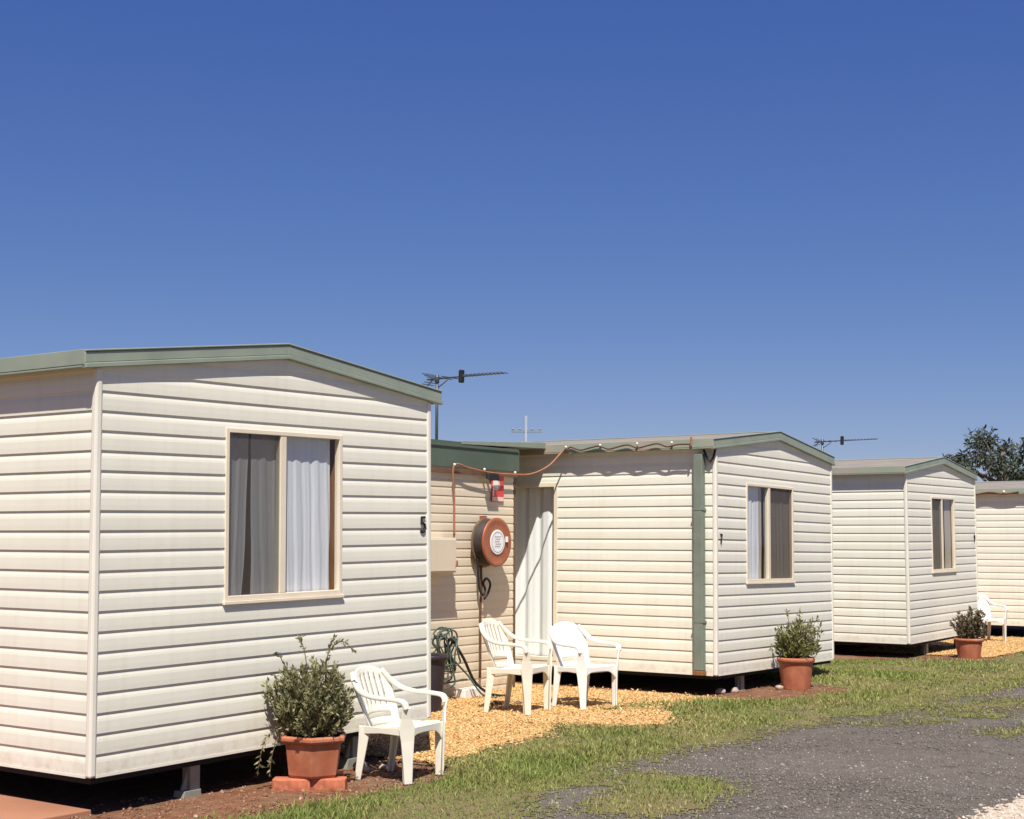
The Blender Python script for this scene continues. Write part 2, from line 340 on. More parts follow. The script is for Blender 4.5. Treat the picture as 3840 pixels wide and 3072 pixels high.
def cls_at(x, y):
    return CL[np.clip(((y-GY0)/ST).astype(int), 0, ny-1), np.clip(((x-GX0)/ST).astype(int), 0, nx-1)]
def scatter(k, boxes):
    out = []
    for (x0, x1, y0, y1, dens) in boxes:
        n = int((x1-x0)*(y1-y0)*dens); x = RNG.uniform(x0, x1, n); y = RNG.uniform(y0, y1, n)
        s = cls_at(x, y) == k; out.append(np.stack([x[s], y[s]], -1))
    return np.concatenate(out)
# grass blades
LA = (CL == 1).astype(float)
def blur(A, r):
    for ax in (0, 1):
        c_ = np.cumsum(np.insert(A, 0, 0, axis=ax), axis=ax); n_ = A.shape[ax]; i1 = np.minimum(np.arange(n_)+r+1, n_); i0_ = np.maximum(np.arange(n_)-r, 0)
        A = (np.take(c_, i1, ax)-np.take(c_, i0_, ax))/(i1-i0_).reshape((-1, 1) if ax == 0 else (1, -1))
    return A
LB = blur(blur(LA, 4), 4)
GB = [(-.6, 4, -4, 1, 5600), (4, 8, -4, 1.3, 3600), (8, 13, -4, 1.6, 2200), (13, 22, -3.4, 1.5, 1100)]
def dens(P): return LB[np.clip(((P[:, 1]-GY0)/ST).astype(int), 0, ny-1), np.clip(((P[:, 0]-GX0)/ST).astype(int), 0, nx-1)]
P1 = scatter(1, GB); patch = fbm(P1[:, 0], P1[:, 1], 1.7, 131)+.6*fbm(P1[:, 0], P1[:, 1], 6, 141)
P1 = P1[RNG.random(len(P1)) < np.clip(dens(P1)*1.15, .15, 1)*np.clip(.85+1.5*patch-.1*(P1[:, 1] < -1.15), .38, 1)]
P2 = np.concatenate([scatter(2, GB), scatter(0, GB), scatter(3, GB)]); P2 = P2[RNG.random(len(P2)) < .55*dens(P2)**1.3]
P = np.concatenate([P1, P2])
n = len(P); dist = np.hypot(P[:, 0]-CAM.x, P[:, 1]-CAM.y)
hn = fbm(P[:, 0], P[:, 1], 1.1, 88)
H = (.014+.024*RNG.random(n))*(1+1.6*hn)*np.where(P[:, 1] > -1.2, 1.1, .75)*np.where(RNG.random(n) < .03, 1.9, 1)
WD = (.0016+.0016*RNG.random(n))*np.clip(dist/7, 1, 2.4)
an = RNG.uniform(0, 2*np.pi, n); ln = RNG.normal(0, .55, (n, 2))*H[:, None]
zb = gz(P[:, 0], P[:, 1])-.004
dx, dy = np.cos(an)*WD, np.sin(an)*WD
V = np.empty((n, 5, 3))
V[:, 0] = np.stack([P[:, 0]-dx, P[:, 1]-dy, zb], -1); V[:, 1] = np.stack([P[:, 0]+dx, P[:, 1]+dy, zb], -1)
mx_, my_, mz = P[:, 0]+ln[:, 0]*.35, P[:, 1]+ln[:, 1]*.35, zb+H*.65
V[:, 2] = np.stack([mx_+dx*.8, my_+dy*.8, mz], -1); V[:, 3] = np.stack([mx_-dx*.8, my_-dy*.8, mz], -1)
V[:, 4] = np.stack([P[:, 0]+ln[:, 0], P[:, 1]+ln[:, 1], zb+H], -1)
o = np.arange(n)[:, None]*5
F3 = np.concatenate([o+np.array([[0, 1, 2]]), o+np.array([[0, 2, 3]]), o+np.array([[3, 2, 4]])])
tag(np_mesh('grass', V.reshape(-1, 3), F3, M['grass']), kind='stuff')
# wood chips and stones
CUBE = np.array([(-1,-1,-1),(1,-1,-1),(1,1,-1),(-1,1,-1),(-1,-1,1),(1,-1,1),(1,1,1),(-1,1,1)], float)
CF = np.array([(3,2,1,0),(4,5,6,7),(0,1,5,4),(1,2,6,5),(2,3,7,6),(3,0,4,7)])
OCT = np.array([(1,0,0),(0,1,0),(-1,0,0),(0,-1,0),(0,0,1),(0,0,-1),], float)
OF = np.array([(0,1,4),(1,2,4),(2,3,4),(3,0,4),(1,0,5),(2,1,5),(3,2,5),(0,3,5)])
def bits(P, size, base, faces, lift, tilt):
    n = len(P); a = RNG.uniform(0, 2*np.pi, n); tx, ty = RNG.normal(0, tilt, n), RNG.normal(0, tilt, n)
    v = base[None]*size[:, None, :]*(1+RNG.uniform(-.25, .25, (n, len(base), 3)))
    z = v[..., 2]+v[..., 0]*tx[:, None]+v[..., 1]*ty[:, None]
    x = v[..., 0]*np.cos(a)[:, None]-v[..., 1]*np.sin(a)[:, None]; y = v[..., 0]*np.sin(a)[:, None]+v[..., 1]*np.cos(a)[:, None]
    out = np.stack([x+P[:, 0][:, None], y+P[:, 1][:, None], z+(gz(P[:, 0], P[:, 1])+lift)[:, None]], -1)
    return out.reshape(-1, 3), (np.arange(n)[:, None, None]*len(base)+faces[None]).reshape(-1, faces.shape[1])
MBX = [(2.5, 8, -.9, 2.2, 2600), (14, 21, -.6, 1.5, 900)]; P = scatter(3, MBX); LB = blur(blur((CL == 3).astype(float), 4), 4)
P4 = np.concatenate([scatter(0, MBX), scatter(1, MBX)]); P = np.concatenate([P, P4[RNG.random(len(P4)) < .4*dens(P4)**1.2]]); n = len(P)
sz = np.stack([np.minimum(.005+RNG.exponential(.005, n), .03), RNG.uniform(.003, .007, n), RNG.uniform(.001, .0025, n)], -1)
tag(np_mesh('wood_chips', *bits(P, sz, CUBE, CF, .015, .35), M['chip']), kind='stuff')
P = scatter(2, [(.8, 5, -4.2, -1.1, 3000), (5, 14, -4.4, -1.1, 1200)]); n = len(P)
s = np.minimum(.0025+RNG.exponential(.0024, n), .02); sz = np.stack([s*RNG.uniform(.8, 1.4, n), s, s*.7], -1)
tag(np_mesh('gravel_stones', *bits(P, sz, OCT, OF, .002, .2), M['pebble']), kind='stuff')
P = np.concatenate([scatter(0, [(-.4, 3, -.8, .3, 650), (7.3, 10, -.8, .3, 450), (12.5, 16, -.7, .3, 300)])]); n = len(P)
s = np.minimum(.004+RNG.exponential(.004, n), .022); sz = np.stack([s*RNG.uniform(.8, 1.4, n), s, s*.7], -1)
tag(np_mesh('soil_pebbles', *bits(P, sz, OCT, OF, .002, .2), leaf_mat('soil_pebble', [(0, (.13, .06, .035)), (.7, (.24, .125, .075)), (.97, (.31, .19, .12)), (1, (.42, .33, .25))], 0)), kind='stuff')
P = scatter(4, [(2, 6, -5.5, -3.6, 1500)]); n = len(P); s = np.minimum(.003+RNG.exponential(.003, n), .015); sz = np.stack([s*RNG.uniform(.8, 1.4, n), s, s*.7], -1)
tag(np_mesh('verge_stones', *bits(P, sz, OCT, OF, .002, .2), leaf_mat('verge_stone', [(0, (.34, .26, .20)), (.6, (.55, .45, .36)), (1, (.72, .64, .55))], 0)), kind='stuff')
m = MB(); m.hexa([(-3.0, .10, -.24), (.09, .09, -.24), (.30, 7.0, -.24), (-3.0, 7.0, -.24), (-3.0, .10, -.198), (.09, .09, -.198), (.30, 7.0, -.198), (-3.0, 7.0, -.198)])
tag(m.build('path', M['slab'], bevel=.006), kind='structure')

# ------------------------------------------------------------------ cabins
B = .11; CW = 2.92; CL_ = 6.4; EZ = 2.216; SL = .12
def clad(mb, O, T, N, t0, t1, z0, z1, pitch=B, lip=.0082):
    prof = [(0, .0), (0.001, lip), (.03, lip), (.066, lip*.86), (.080, lip*.62), (.094, lip*.2), (.110, .0)]
    prof = [(z*pitch/.11, o) for z, o in prof]
    k = int(z0/pitch-1e-6)
    while k*pitch < z1-1e-6:
        pts = [(k*pitch+z, o) for z, o in prof]
        for (za, oa), (zb, ob) in zip(pts[:-1], pts[1:]):
            if zb <= z0 or za >= z1: continue
            a, b = max(za, z0), min(zb, z1)
            oo = lambda z: oa+(ob-oa)*((z-za)/(zb-za))
            Oa, Ob = O+N*oo(a), O+N*oo(b)
            mb.poly([Oa+T*t0+Vector((0, 0, a)), Oa+T*t1+Vector((0, 0, a)), Ob+T*t1+Vector((0, 0, b)), Ob+T*t0+Vector((0, 0, b))])
        k += 1
def clad_hole(mb, O, T, N, t1, z1, hole=None):
    if not hole: clad(mb, O, T, N, 0, t1, 0, z1); return
    a, b, c, d = hole
    clad(mb, O, T, N, 0, a, 0, z1); clad(mb, O, T, N, b, t1, 0, z1); clad(mb, O, T, N, a, b, 0, c); clad(mb, O, T, N, a, b, d, z1)
def numeral(ch):
    s = {'5': [[(.9, 1), (.25, 1), (.18, .55), (.55, .62), (.88, .5), (.95, .28), (.75, .06), (.4, 0), (.08, .1)]],
         '7': [[(.05, 1), (.95, 1), (.55, .5), (.4, 0)]],
         '9': [[(.9, .72), (.75, .52), (.45, .46), (.15, .6), (.1, .8), (.3, .98), (.6, 1), (.85, .9), (.92, .6), (.8, .2), (.5, 0), (.15, .05)]]}[ch]
    return s
def wave(x, seed, amp): return amp*(.6*math.sin(x*70+seed)+.2*math.sin(x*151+seed*2.3)+.5*math.sin(x*31+seed*.7))
def make_window(cab, hole, mull, screen, curtains, name='window', reveal=True):
    a, b, c, d = hole; m = MB(); fw = .016
    for (x0, x1, z0, z1) in ((a-fw, a+.012, c-fw, d+fw), (b-.012, b+fw, c-fw, d+fw), (a+.012, b-.012, d-.012, d+fw), (a+.012, b-.012, c-fw, c+.014)):
        m.box(x0, x1, -.015, .03, z0, z1)
    m.box(a-fw-.012, b+fw+.012, -.026, -.003, c-fw-.022, c-fw-.0005)
    m.box(mull-.026, mull+.026, -.012, .03, c+.015, d-.013)
    w = m.build(name, M['frame'], cab, bevel=.003)
    for (x0, x1, y) in ((a+.013, mull-.027, .006), (mull+.027, b-.013, .008)):
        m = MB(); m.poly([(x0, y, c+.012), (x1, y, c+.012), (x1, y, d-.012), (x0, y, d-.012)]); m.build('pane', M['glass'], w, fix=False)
    x0, x1 = ((a+.013, mull-.027) if screen == 'left' else (mull+.027, b-.013))
    m = MB(); m.poly([(x0, -.002, c+.012), (x1, -.002, c+.012), (x1, -.002, d-.012), (x0, -.002, d-.012)]); m.build('flyscreen', M['screen'], w, fix=False)
    m = MB()
    for (x0, x1, z0, z1) in ((a-.02, a, c, d), (b, b+.02, c, d), (a-.02, b+.02, d, d+.02), (a-.02, b+.02, c-.02, c)): m.box(x0, x1, .031, .15, z0, z1)
    m.build('window_reveal', M['brown'], w)
    for i, (xa, xb, xa2, xb2, mt) in enumerate(curtains):
        def fn(u, v, i=i, xa=xa, xb=xb, xa2=xa2, xb2=xb2):
            l = xa+(xa2-xa)*v; r = xb+(xb2-xb)*v; x = l+(r-l)*u
            return (x+.006*math.sin(9*v+i+14*u)*v, .045+wave(xa+(xb-xa)*u+.012*math.sin(3*v+i), i*3+xa*7, .0055)*(.55+.75*math.sin(7.3*u+i*1.7)**2)*(.8+.4*v), d+.03-(d+.03-c+.0)*v)
        m = MB(); m.grid(fn, 90, 10); m.build('curtain', M[mt], w, smooth=True)
    m = MB(); m.box(a-.2, b+.2, .5, .55, c-.3, d+.1); m.build('unlit_room_sheet', M['dark'], w)  # added near-black sheet gives the room behind the curtains its darkness
    return w
def make_cabin(loc, rz, tilt, label, hole, mull, screen, curtains, num=None, door=None, stump_x=.8, gut='gutter', ro=.04):
    cab = empty('cabin', loc, (0, -math.atan(tilt), rz))
    tag(cab, label, 'cabin', 'cabins in a row')
    X, Y = Vector((1, 0, 0)), Vector((0, 1, 0)); Z0 = Vector((0, 0, 0))
    # walls: gable ends clipped under the roof slopes
    for (nm, O, T, N, h) in (('front_wall', Z0, X, -Y, hole), ('back_wall', Vector((CW, CL_, 0)), -X, Y, None)):
        m = MB(); clad_hole(m, O, T, N, CW, 2.45, h)
        me = bpy.data.meshes.new(nm); me.from_pydata(m.v, [], m.f); bm = bmesh.new(); bm.from_mesh(me)
        for sx in (-1, 1):
            bmesh.ops.bisect_plane(bm, geom=bm.verts[:]+bm.edges[:]+bm.faces[:], dist=1e-6, plane_co=(0 if sx < 0 else CW, 0, EZ), plane_no=(sx*SL, 0, 1), clear_outer=True)
        bm.to_mesh(me); bm.free(); link(nm, me, M['vinyl'], cab)
    m = MB(); clad_hole(m, Vector((0, CL_, 0)), -Y, -X, CL_, EZ, (CL_-door[1], CL_-door[0], door[2], door[3]) if door else None); m.build('side_wall', M['vinyl'], cab, fix=False)
    m = MB(); clad(m, Vector((CW, 0, 0)), Y, X, 0, CL_, 0, EZ); m.build('side_wall', M['vinyl'], cab, fix=False)
    m = MB(); m.box(.02, CW-.02, .02, CL_-.02, -.05, -.004); m.build('floor_frame', M['dark'], cab)
    for (x0, x1) in ((-.015, .03), (CW-.03, CW+.015)):
        for (y0, y1) in ((-.015, .03), (CL_-.03, CL_+.015)):
            m = MB(); m.box(x0, x1, y0, y1, -.012, EZ+.0); m.build('corner_trim', M['trim'], cab, bevel=.012)
    m = MB()  # bottom trim
    m.box(.031, CW-.031, -.012, .0, -.014, .0); m.box(-.012, .0, .031, CL_-.031, -.014, .0); m.build('base_trim', M['trim'], cab)
    # roof
    rise = (2.505-2.30)/1.56
    m = MB()
    for s in (0, 1):
        xe, xr = (-.105, CW/2) if s == 0 else (CW+ro-.005, CW/2)
        m.hexa([(xe, -.02, 2.275), (xr, -.02, 2.463), (xr, CL_+.03, 2.463), (xe, CL_+.03, 2.275), (xe, -.02, 2.297), (xr, -.02, 2.485), (xr, CL_+.03, 2.485), (xe, CL_+.03, 2.297)])
    roof = m.build('roof', M['roof'], cab)
    m = MB()
    for q in (-1, 1): m.hexa([(CW/2+q*.11, -.03, 2.474), (CW/2, -.03, 2.488), (CW/2, CL_+.03, 2.488), (CW/2+q*.11, CL_+.03, 2.474), (CW/2+q*.11, -.03, 2.480), (CW/2, -.03, 2.494), (CW/2, CL_+.03, 2.494), (CW/2+q*.11, CL_+.03, 2.480)])
    m.build('ridge_cap', M['green'], roof)
    for s in (0, 1):
        xe, xr = (-.11, CW/2) if s == 0 else (CW+ro, CW/2)
        m = MB()
        for (y0, y1, dz0, dz1) in ((-.034, -.004, .029, .090), (-.044, -.004, 0, .028), (-.041, -.004, .091, .102)):
            z0, z1 = 2.200, 2.389
            m.hexa([(xe, y0, z0+dz0), (xr, y0, z1+dz0), (xr, y1, z1+dz0), (xe, y1, z0+dz0), (xe, y0, z0+dz1), (xr, y0, z1+dz1), (xr, y1, z1+dz1), (xe, y1, z0+dz1)])
        m.build('barge_board', M['green'], cab, bevel=.004)
        if s and ro < .1: continue
        g = MB(); sx = -1 if s == 0 else 1; xa = 0 if s == 0 else CW
        def gb(p, q, z0, z1): g.box(min(xa+sx*p, xa+sx*q), max(xa+sx*p, xa+sx*q), -.03, CL_+.02, z0, z1)
        gb(.065, .110, 2.206, 2.219); gb(.100, .112, 2.220, 2.305); gb(.065, .073, 2.220, 2.27)
        g.build('gutter', M[gut], cab, bevel=.003)
        g = MB(); gb(.001, .064, 2.217, 2.228); g.build('soffit', M['soffit'], cab)
    for (sx, sy) in ((stump_x, .08), (CW-.7, .08), (stump_x, CL_/2), (CW-.7, CL_/2), (.35, CL_-.3), (CW-.35, CL_-.3)):
        m = MB(); m.box(sx-.03, sx+.045, sy-.02, sy+.05, -.195, -.051); m.hexa([(sx-.10, sy-.03, -.26), (sx+.045, sy-.03, -.26), (sx+.045, sy+.06, -.26), (sx-.10, sy+.06, -.26), (sx-.08, sy-.03, -.196), (sx+.045, sy-.03, -.196), (sx+.045, sy+.06, -.196), (sx-.08, sy+.06, -.196)]); m.hexa([(sx-.075, sy+.0, -.1955), (sx-.031, sy+.0, -.1955), (sx-.031, sy+.02, -.1955), (sx-.075, sy+.02, -.1955), (sx-.036, sy+.0, -.08), (sx-.031, sy+.0, -.08), (sx-.031, sy+.02, -.08), (sx-.036, sy+.02, -.08)])
        m.build('stump', M['steel'], cab, bevel=.004)
    if hole: make_window(cab, hole, mull, screen, curtains)
    if num:
        ch, x0, z0, wd, h = num; m = MB()
        for line in numeral(ch): m.strip([(x0+wd*p[0], -.014, z0+h*p[1]) for p in line], .016, .008, (0, -1, 0) if 0 else [(.3, 0, 1)]*len(line))
        m = MB()
        for line in numeral(ch): m.tube([(x0+wd*p[0], -.013, z0+h*p[1]) for p in line], .0085, 8)
        m.build('house_number', M['number'], cab)
    if door:
        a, b, c, d = door; m = MB()
        for (y0, y1, z0, z1) in ((a-.025, a+.02, c-.02, d+.025), (b-.02, b+.025, c-.02, d+.025), (a+.021, b-.021, d-.02, d+.025), (a+.021, b-.021, c-.02, c+.02)): m.box(-.014, .09, y0, y1, z0, z1)
        m.box(.02, .06, (a+b)/2-.025, (a+b)/2+.025, c+.021, d-.021)
        dr = m.build('sliding_door', M['frame'], cab, bevel=.003)
        m = MB(); m.poly([(.04, b-.02, c+.02), (.04, a+.02, c+.02), (.04, a+.02, d-.02), (.04, b-.02, d-.02)]); m.build('pane', M['glass'], dr, fix=False)
        m = MB(); m.grid(lambda u, v: (.135+wave((a+(b-a)*u)*.45, 2.1, .020), a+(b-a)*u, d+.02-(d+.02-c-.02)*v), 160, 6); m.build('curtain', M['doorcurtain'], dr, smooth=True)
        m = MB(); m.box(.092, .16, a-.025, a-.002, c, d); m.box(.092, .16, a-.025, b, d+.026, d+.04); m.build('door_reveal', M['brown'], dr)
    return cab
make_cabin((0, 0, 0), 0, .0152, 'nearest cream weatherboard cabin, numbered 5, cut off by the left edge of the photo',
           (.972, 1.978, .908, 1.915), 1.447, 'left', [(.94, 1.20, .94, 1.15, 'curtain'), (1.215, 1.46, 1.235, 1.46, 'curtain'), (1.46, 1.938, 1.46, 1.944, 'curtain')],
           ('5', 2.812, 1.29, .055, .105), None, .80, 'green', .11)
cab2 = make_cabin((7.675, .2096, -.0132), .0109, -.0086, 'cream cabin behind the two white chairs with a green downpipe at its corner',
           (.69, 1.825, .905, 1.885), 1.225, 'right', [(.66, 1.06, .66, 1.05, 'curtain'), (1.06, 1.14, 1.05, 1.14, 'curtain_beige'), (1.2, 1.86, 1.2, 1.86, 'curtain_beige')],
           ('7', .075, 1.275, .04, .09), (1.875, 3.5, .06, 1.885), .70)
make_cabin((13.411, .3766, -.0221), .0119, .008, 'cream cabin with a narrow brown curtained window, third from the left',
           (.965, 1.925, .92, 1.91), 1.405, 'left', [(.93, 1.39, .93, 1.39, 'curtain_beige'), (1.40, 1.62, 1.40, 1.60, 'curtain'), (1.66, 1.96, 1.66, 1.96, 'curtain_beige')],
           ('9', 2.80, 1.31, .045, .09), None, .86)
make_cabin((20.0, .55, -.09), .012, 0, 'farthest cream cabin, only its side wall showing at the right edge',
           (.955, 1.975, .895, 1.94), 1.447, 'left', [(.94, 1.46, .94, 1.46, 'curtain'), (1.46, 1.96, 1.46, 1.96, 'curtain')], None, None, .8)
# downpipe of the second cabin
m = MB(); m.box(-.085, -.014, .105, .205, .035, 2.16); M['pipe'] = simple('grey_green_pipe', (.165, .195, .155), .55, .15, 5); dp = m.build('downpipe', M['pipe'], cab2, bevel=.008)
m = MB(); m.box(-.090, -.012, .100, .210, -.01, .034); m.build('pipe_shoe', M['brown'], dp, bevel=.004)
for z in (.5, 1.6):
    m = MB(); m.box(-.088, -.012, .097, .213, z, z+.02); m.build('pipe_bracket', M['pipe'], dp)
m = MB(); m.tube([(-.06, .10, 2.20), (-.055, .06, 2.11), (-.05, .03, 2.08), (-.045, .0, 2.12), (-.04, -.02, 2.20)], .012, 8); m.build('overflow_hook', M['black'], dp, smooth=True)

# ------------------------------------------------------------------ annex between the first two cabins
an_ = empty('annex', (5, 2.2, -.225)); tag(an_, 'low beige clad annex with dark green fascia joining the first two cabins', 'annex')
an_.location = (0, 0, 0)
m = MB(); clad(m, Vector((3.0, 2.2, -.24)), Vector((1, 0, 0)), Vector((0, -1, 0)), 0, 4.07, .0, 2.26, .085, .006); m.build('front_wall', M['annex'], an_, fix=False)
m = MB(); m.box(3.0, 7.062, 2.215, 6.0, -.26, 2.03); m.build('wall', M['annex'], an_)
m = MB(); m.box(7.045, 7.085, 2.192, 2.23, -.24, 2.0); m.build('corner_trim', M['stripbrown'], an_, bevel=.003)
m = MB(); m.box(2.96, 7.07, 2.16, 2.20, 1.985, 2.207); m.box(2.96, 7.07, 2.148, 2.159, 2.185, 2.215); m.box(7.071, 7.10, 2.16, 2.6, 1.985, 2.207); m.build('fascia', M['dkgreen'], an_, bevel=.004)
m = MB(); m.box(2.96, 7.07, 2.162, 2.199, 1.93, 1.984); m.build('eave_shade_strip', M['stripbrown'], an_)  # dark strip painted in for the eave shade below the fascia
m = MB(); m.box(2.96, 6.10, 2.15, 6.1, 2.2165, 2.24); m.build('roof', M['dkgreen'], an_)
m = MB(); m.hexa([(6.102, 2.145, 2.2165), (7.57, 2.145, 2.252), (7.57, 6.1, 2.252), (6.102, 6.1, 2.2165), (6.102, 2.145, 2.252), (7.57, 2.145, 2.318), (7.57, 6.1, 2.318), (6.102, 6.1, 2.252)]); m.build('canopy_roof', M['green'], an_, bevel=.004)
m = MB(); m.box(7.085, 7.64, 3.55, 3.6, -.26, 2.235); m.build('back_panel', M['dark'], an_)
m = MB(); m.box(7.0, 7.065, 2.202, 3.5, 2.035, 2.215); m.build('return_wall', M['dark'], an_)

# meter box
mb_ = empty('meter_box', (5.70, 2.19, 1.0)); tag(mb_, 'cream electric meter box mounted on the annex wall left of the hose reel', 'meter box')
mb_.location = (0, 0, 0)
m = MB(); m.box(5.38, 5.87, 2.03, 2.19, .975, 1.305); m.build('box', M['annex'], mb_, bevel=.006)
m = MB(); m.box(5.395, 5.855, 2.016, 2.029, .99, 1.29); m.build('door', M['annex'], mb_, bevel=.004)
m = MB(); m.hexa([(5.84, 2.0, 1.03), (5.862, 2.0, 1.03), (5.862, 2.015, 1.03), (5.84, 2.015, 1.03), (5.852, 2.0, 1.09), (5.858, 2.0, 1.09), (5.858, 2.015, 1.09), (5.852, 2.015, 1.09)]); m.build('latch', M['brown'], mb_)
m = MB(); m.tube([(5.58, 2.15, .974), (5.58, 2.15, -.2)], .02, 10); m.build('conduit', M['annex'], mb_, smooth=True)

# ------------------------------------------------------------------ fire hose reel, sign, flood light
RX, RZ = 6.49, 1.265
rl = empty('hose_reel', (RX, 2.19, RZ)); rl.scale = (1, .74, 1); tag(rl, 'round red-brown fire hose reel with a white centre on the annex wall', 'hose reel')
def rp(): return MB()
def ring(mb, r0, r1, y0, y1, n=48): mb.lathe([(r0, y0), (r1, y0), (r1, y1), (r0, y1), (r0, y0)], n, 0, 0, 'y', 0, cap=False)
m = MB(); m.lathe([(.0001, -.262), (.12, -.262), (.135, -.256), (.19, -.256), (.21, -.266), (.232, -.266), (.242, -.258), (.242, -.244), (.232, -.236), (.05, -.236), (.0001, -.236)], 56, 0, 0, 'y', 0, cap=False); m.build('front_flange', M['reel'], rl, smooth=True)
m = MB(); m.lathe([(.0001, -.085), (.232, -.085), (.242, -.078), (.242, -.064), (.232, -.056), (.0001, -.056)], 56, 0, 0, 'y', 0, cap=False); m.build('back_flange', M['twig'], rl, smooth=True)
m = MB()
for k in range(6):
    y = -.225+k*.026
    for r in (.185, .211): m.tube([(r*math.cos(a), y+(.006 if r > .2 else 0), r*math.sin(a)) for a in np.linspace(0, 2*math.pi, 40)], .0135, 8, False)
m.lathe([(.16, -.235), (.16, -.086)], 40, 0, 0, 'y', 0, cap=False); M['oldhose'] = simple('aged_hose', (.045, .033, .027), .6, .25, 9); m.build('wound_hose', M['oldhose'], rl, smooth=True)
m = MB(); m.lathe([(.0001, -.269), (.118, -.269), (.122, -.266), (.122, -.2625)], 48, 0, 0, 'y', 0, cap=False); disc = m.build('centre_disc', M['white'], rl)
m = MB(); ring(m, .096, .103, -.2715, -.2695)
for k in range(5): m.box(-.05+.012*(k % 2), .055-.014*(k % 3), -.2715, -.2695, .05-k*.024, .058-k*.024)
m.build('disc_print', simple('pale_blue_print', (.34, .37, .46), .5, .1, 9), disc)
m = MB(); m.box(-.03, .03, -.056, .012, -.25, .26); m.box(-.10, .10, -.02, .012, -.02, .05); m.build('wall_bracket', M['reel'], rl)
m = MB(); m.box(.13, .165, -.285, -.267, .0, .055); m.build('label_plate', M['white'], rl, bevel=.003)
m = MB(); m.tube(cat([(-.16, -.10, -.15), (-.15, -.10, -.33), (-.12, -.09, -.45), (-.06, -.09, -.52), (-.02, -.085, -.47), (-.05, -.085, -.40), (.0, -.09, -.36), (.06, -.09, -.41), (.03, -.085, -.5), (-.03, -.08, -.56)], 6), .014, 8); m.build('hose_tail', M['black'], rl, smooth=True)
m = MB(); m.tube([(-.07, -.06, -.21), (-.05, -.05, -.4), (-.045, -.03, -.7), (-.04, -.03, -1.2), (-.045, -.03, -1.33)], .016, 10); m.build('supply_pipe', M['cable'], rl, smooth=True)
sg = empty('hose_sign', (6.65, 2.192, 1.67)); tag(sg, 'small red and white sign panel on the annex wall above the hose reel', 'sign')
m = MB(); m.box(-.005, .205, -.012, 0, 0, .28); m.build('panel', M['red'], sg, bevel=.003)
m = MB(); m.lathe([(.0001, -.016), (.042, -.016), (.042, -.0125)], 28, .07, 0, 'y', .175, cap=False); m.lathe([(.05, -.0145), (.058, -.0145), (.058, -.0125)], 28, .07, 0, 'y', .175, cap=False)
m.box(.01, .03, -.015, -.0125, .06, .17); m.build('hose_pictogram', M['white'], sg)
m = MB(); m.box(.005, .195, -.015, -.0125, .008, .05); m.build('pale_strip', simple('pale_pink', (.75, .52, .48), .5, .05, 9), sg)
fl = empty('flood_light', (6.52, 2.15, 1.95)); tag(fl, 'small black flood light under the annex fascia beside the red sign', 'light fitting')
m = MB(); m.hexa([(-.07, -.075, -.075), (.12, -.075, -.075), (.12, -.03, -.05), (-.07, -.03, -.05), (-.06, -.07, -.01), (.11, -.07, -.01), (.11, -.03, .01), (-.06, -.03, .01)]); m.build('lamp_housing', M['black'], fl, bevel=.006)
m = MB(); m.box(.015, .035, -.03, .012, -.03, .015); m.build('bracket', M['black'], fl)

# ------------------------------------------------------------------ cables strung along the eaves
cb = empty('eave_cable', (6, 2.1, 2.0)); tag(cb, 'orange brown cable strung along the annex fascia and over to the second cabin eave', 'cable'); cb.location = (0, 0, 0)
m = MB(); m.tube(cat([(5.98, 2.14, 1.33), (5.975, 2.14, 1.7), (5.955, 2.13, 2.0), (6.2, 2.12, 1.985), (6.55, 2.12, 1.955), (6.95, 2.125, 1.955), (7.2, 2.08, 1.97), (7.4, 2.0, 2.06), (7.55, 1.93, 2.21), (7.548, 1.86, 2.235)]), .0095, 8); m.build('conduit', M['orange'], cb, smooth=True)
wp = [(7.548, 1.86, 2.235)]+[(7.548, 1.82-k*.115, 2.235+(.022 if k % 3 == 0 else -.012 if k % 3 == 1 else .006)) for k in range(12)]+[(7.548, .42, 2.24)]
m = MB(); m.tube(cat(wp, 6), .008, 8); m.build('dangling_cable', M['cable'], cb, smooth=True)
m = MB(); m.tube([(7.548, .40, 2.22), (7.548, .40, 2.31)], .012, 8); m.build('cable_end', M['orange'], cb)
for (x, y, z) in ((5.955, 2.125, 2.01), (6.45, 2.13, 1.985), (6.98, 2.13, 1.975), (7.545, 1.88, 2.26), (7.548, 1.46, 2.265), (7.548, 1.02, 2.265), (7.548, .62, 2.26)):
    m = MB(); m.lathe([(.0001, -.02), (.014, -.015), (.02, 0), (.014, .015), (.0001, .02)], 12, 0, 0, 'z', 0, cap=False)
    o = m.build('clip', M['paleclip'], cb, smooth=True); o.location = (x, y, z); o.scale = (.75, .75, .75)
c4 = empty('far_eave_cable', (0, 0, 0)); tag(c4, 'dark cable sagging along the eave of the farthest cabin', 'cable')
m = MB(); m.tube(cat([(19.877, 1.9, 2.15), (19.877, 1.6, 2.11), (19.877, 1.3, 2.15), (19.877, 1.05, 2.12), (19.877, .8, 2.15)], 8), .014, 8); m.build('dangling_cable', M['cable'], c4, smooth=True)
m = MB(); m.lathe([(.0001, 2.13), (.02, 2.14), (.024, 2.155), (.02, 2.17), (.0001, 2.18)], 10, 19.877, 1.05); m.build('clip', M['paleclip'], c4, smooth=True)

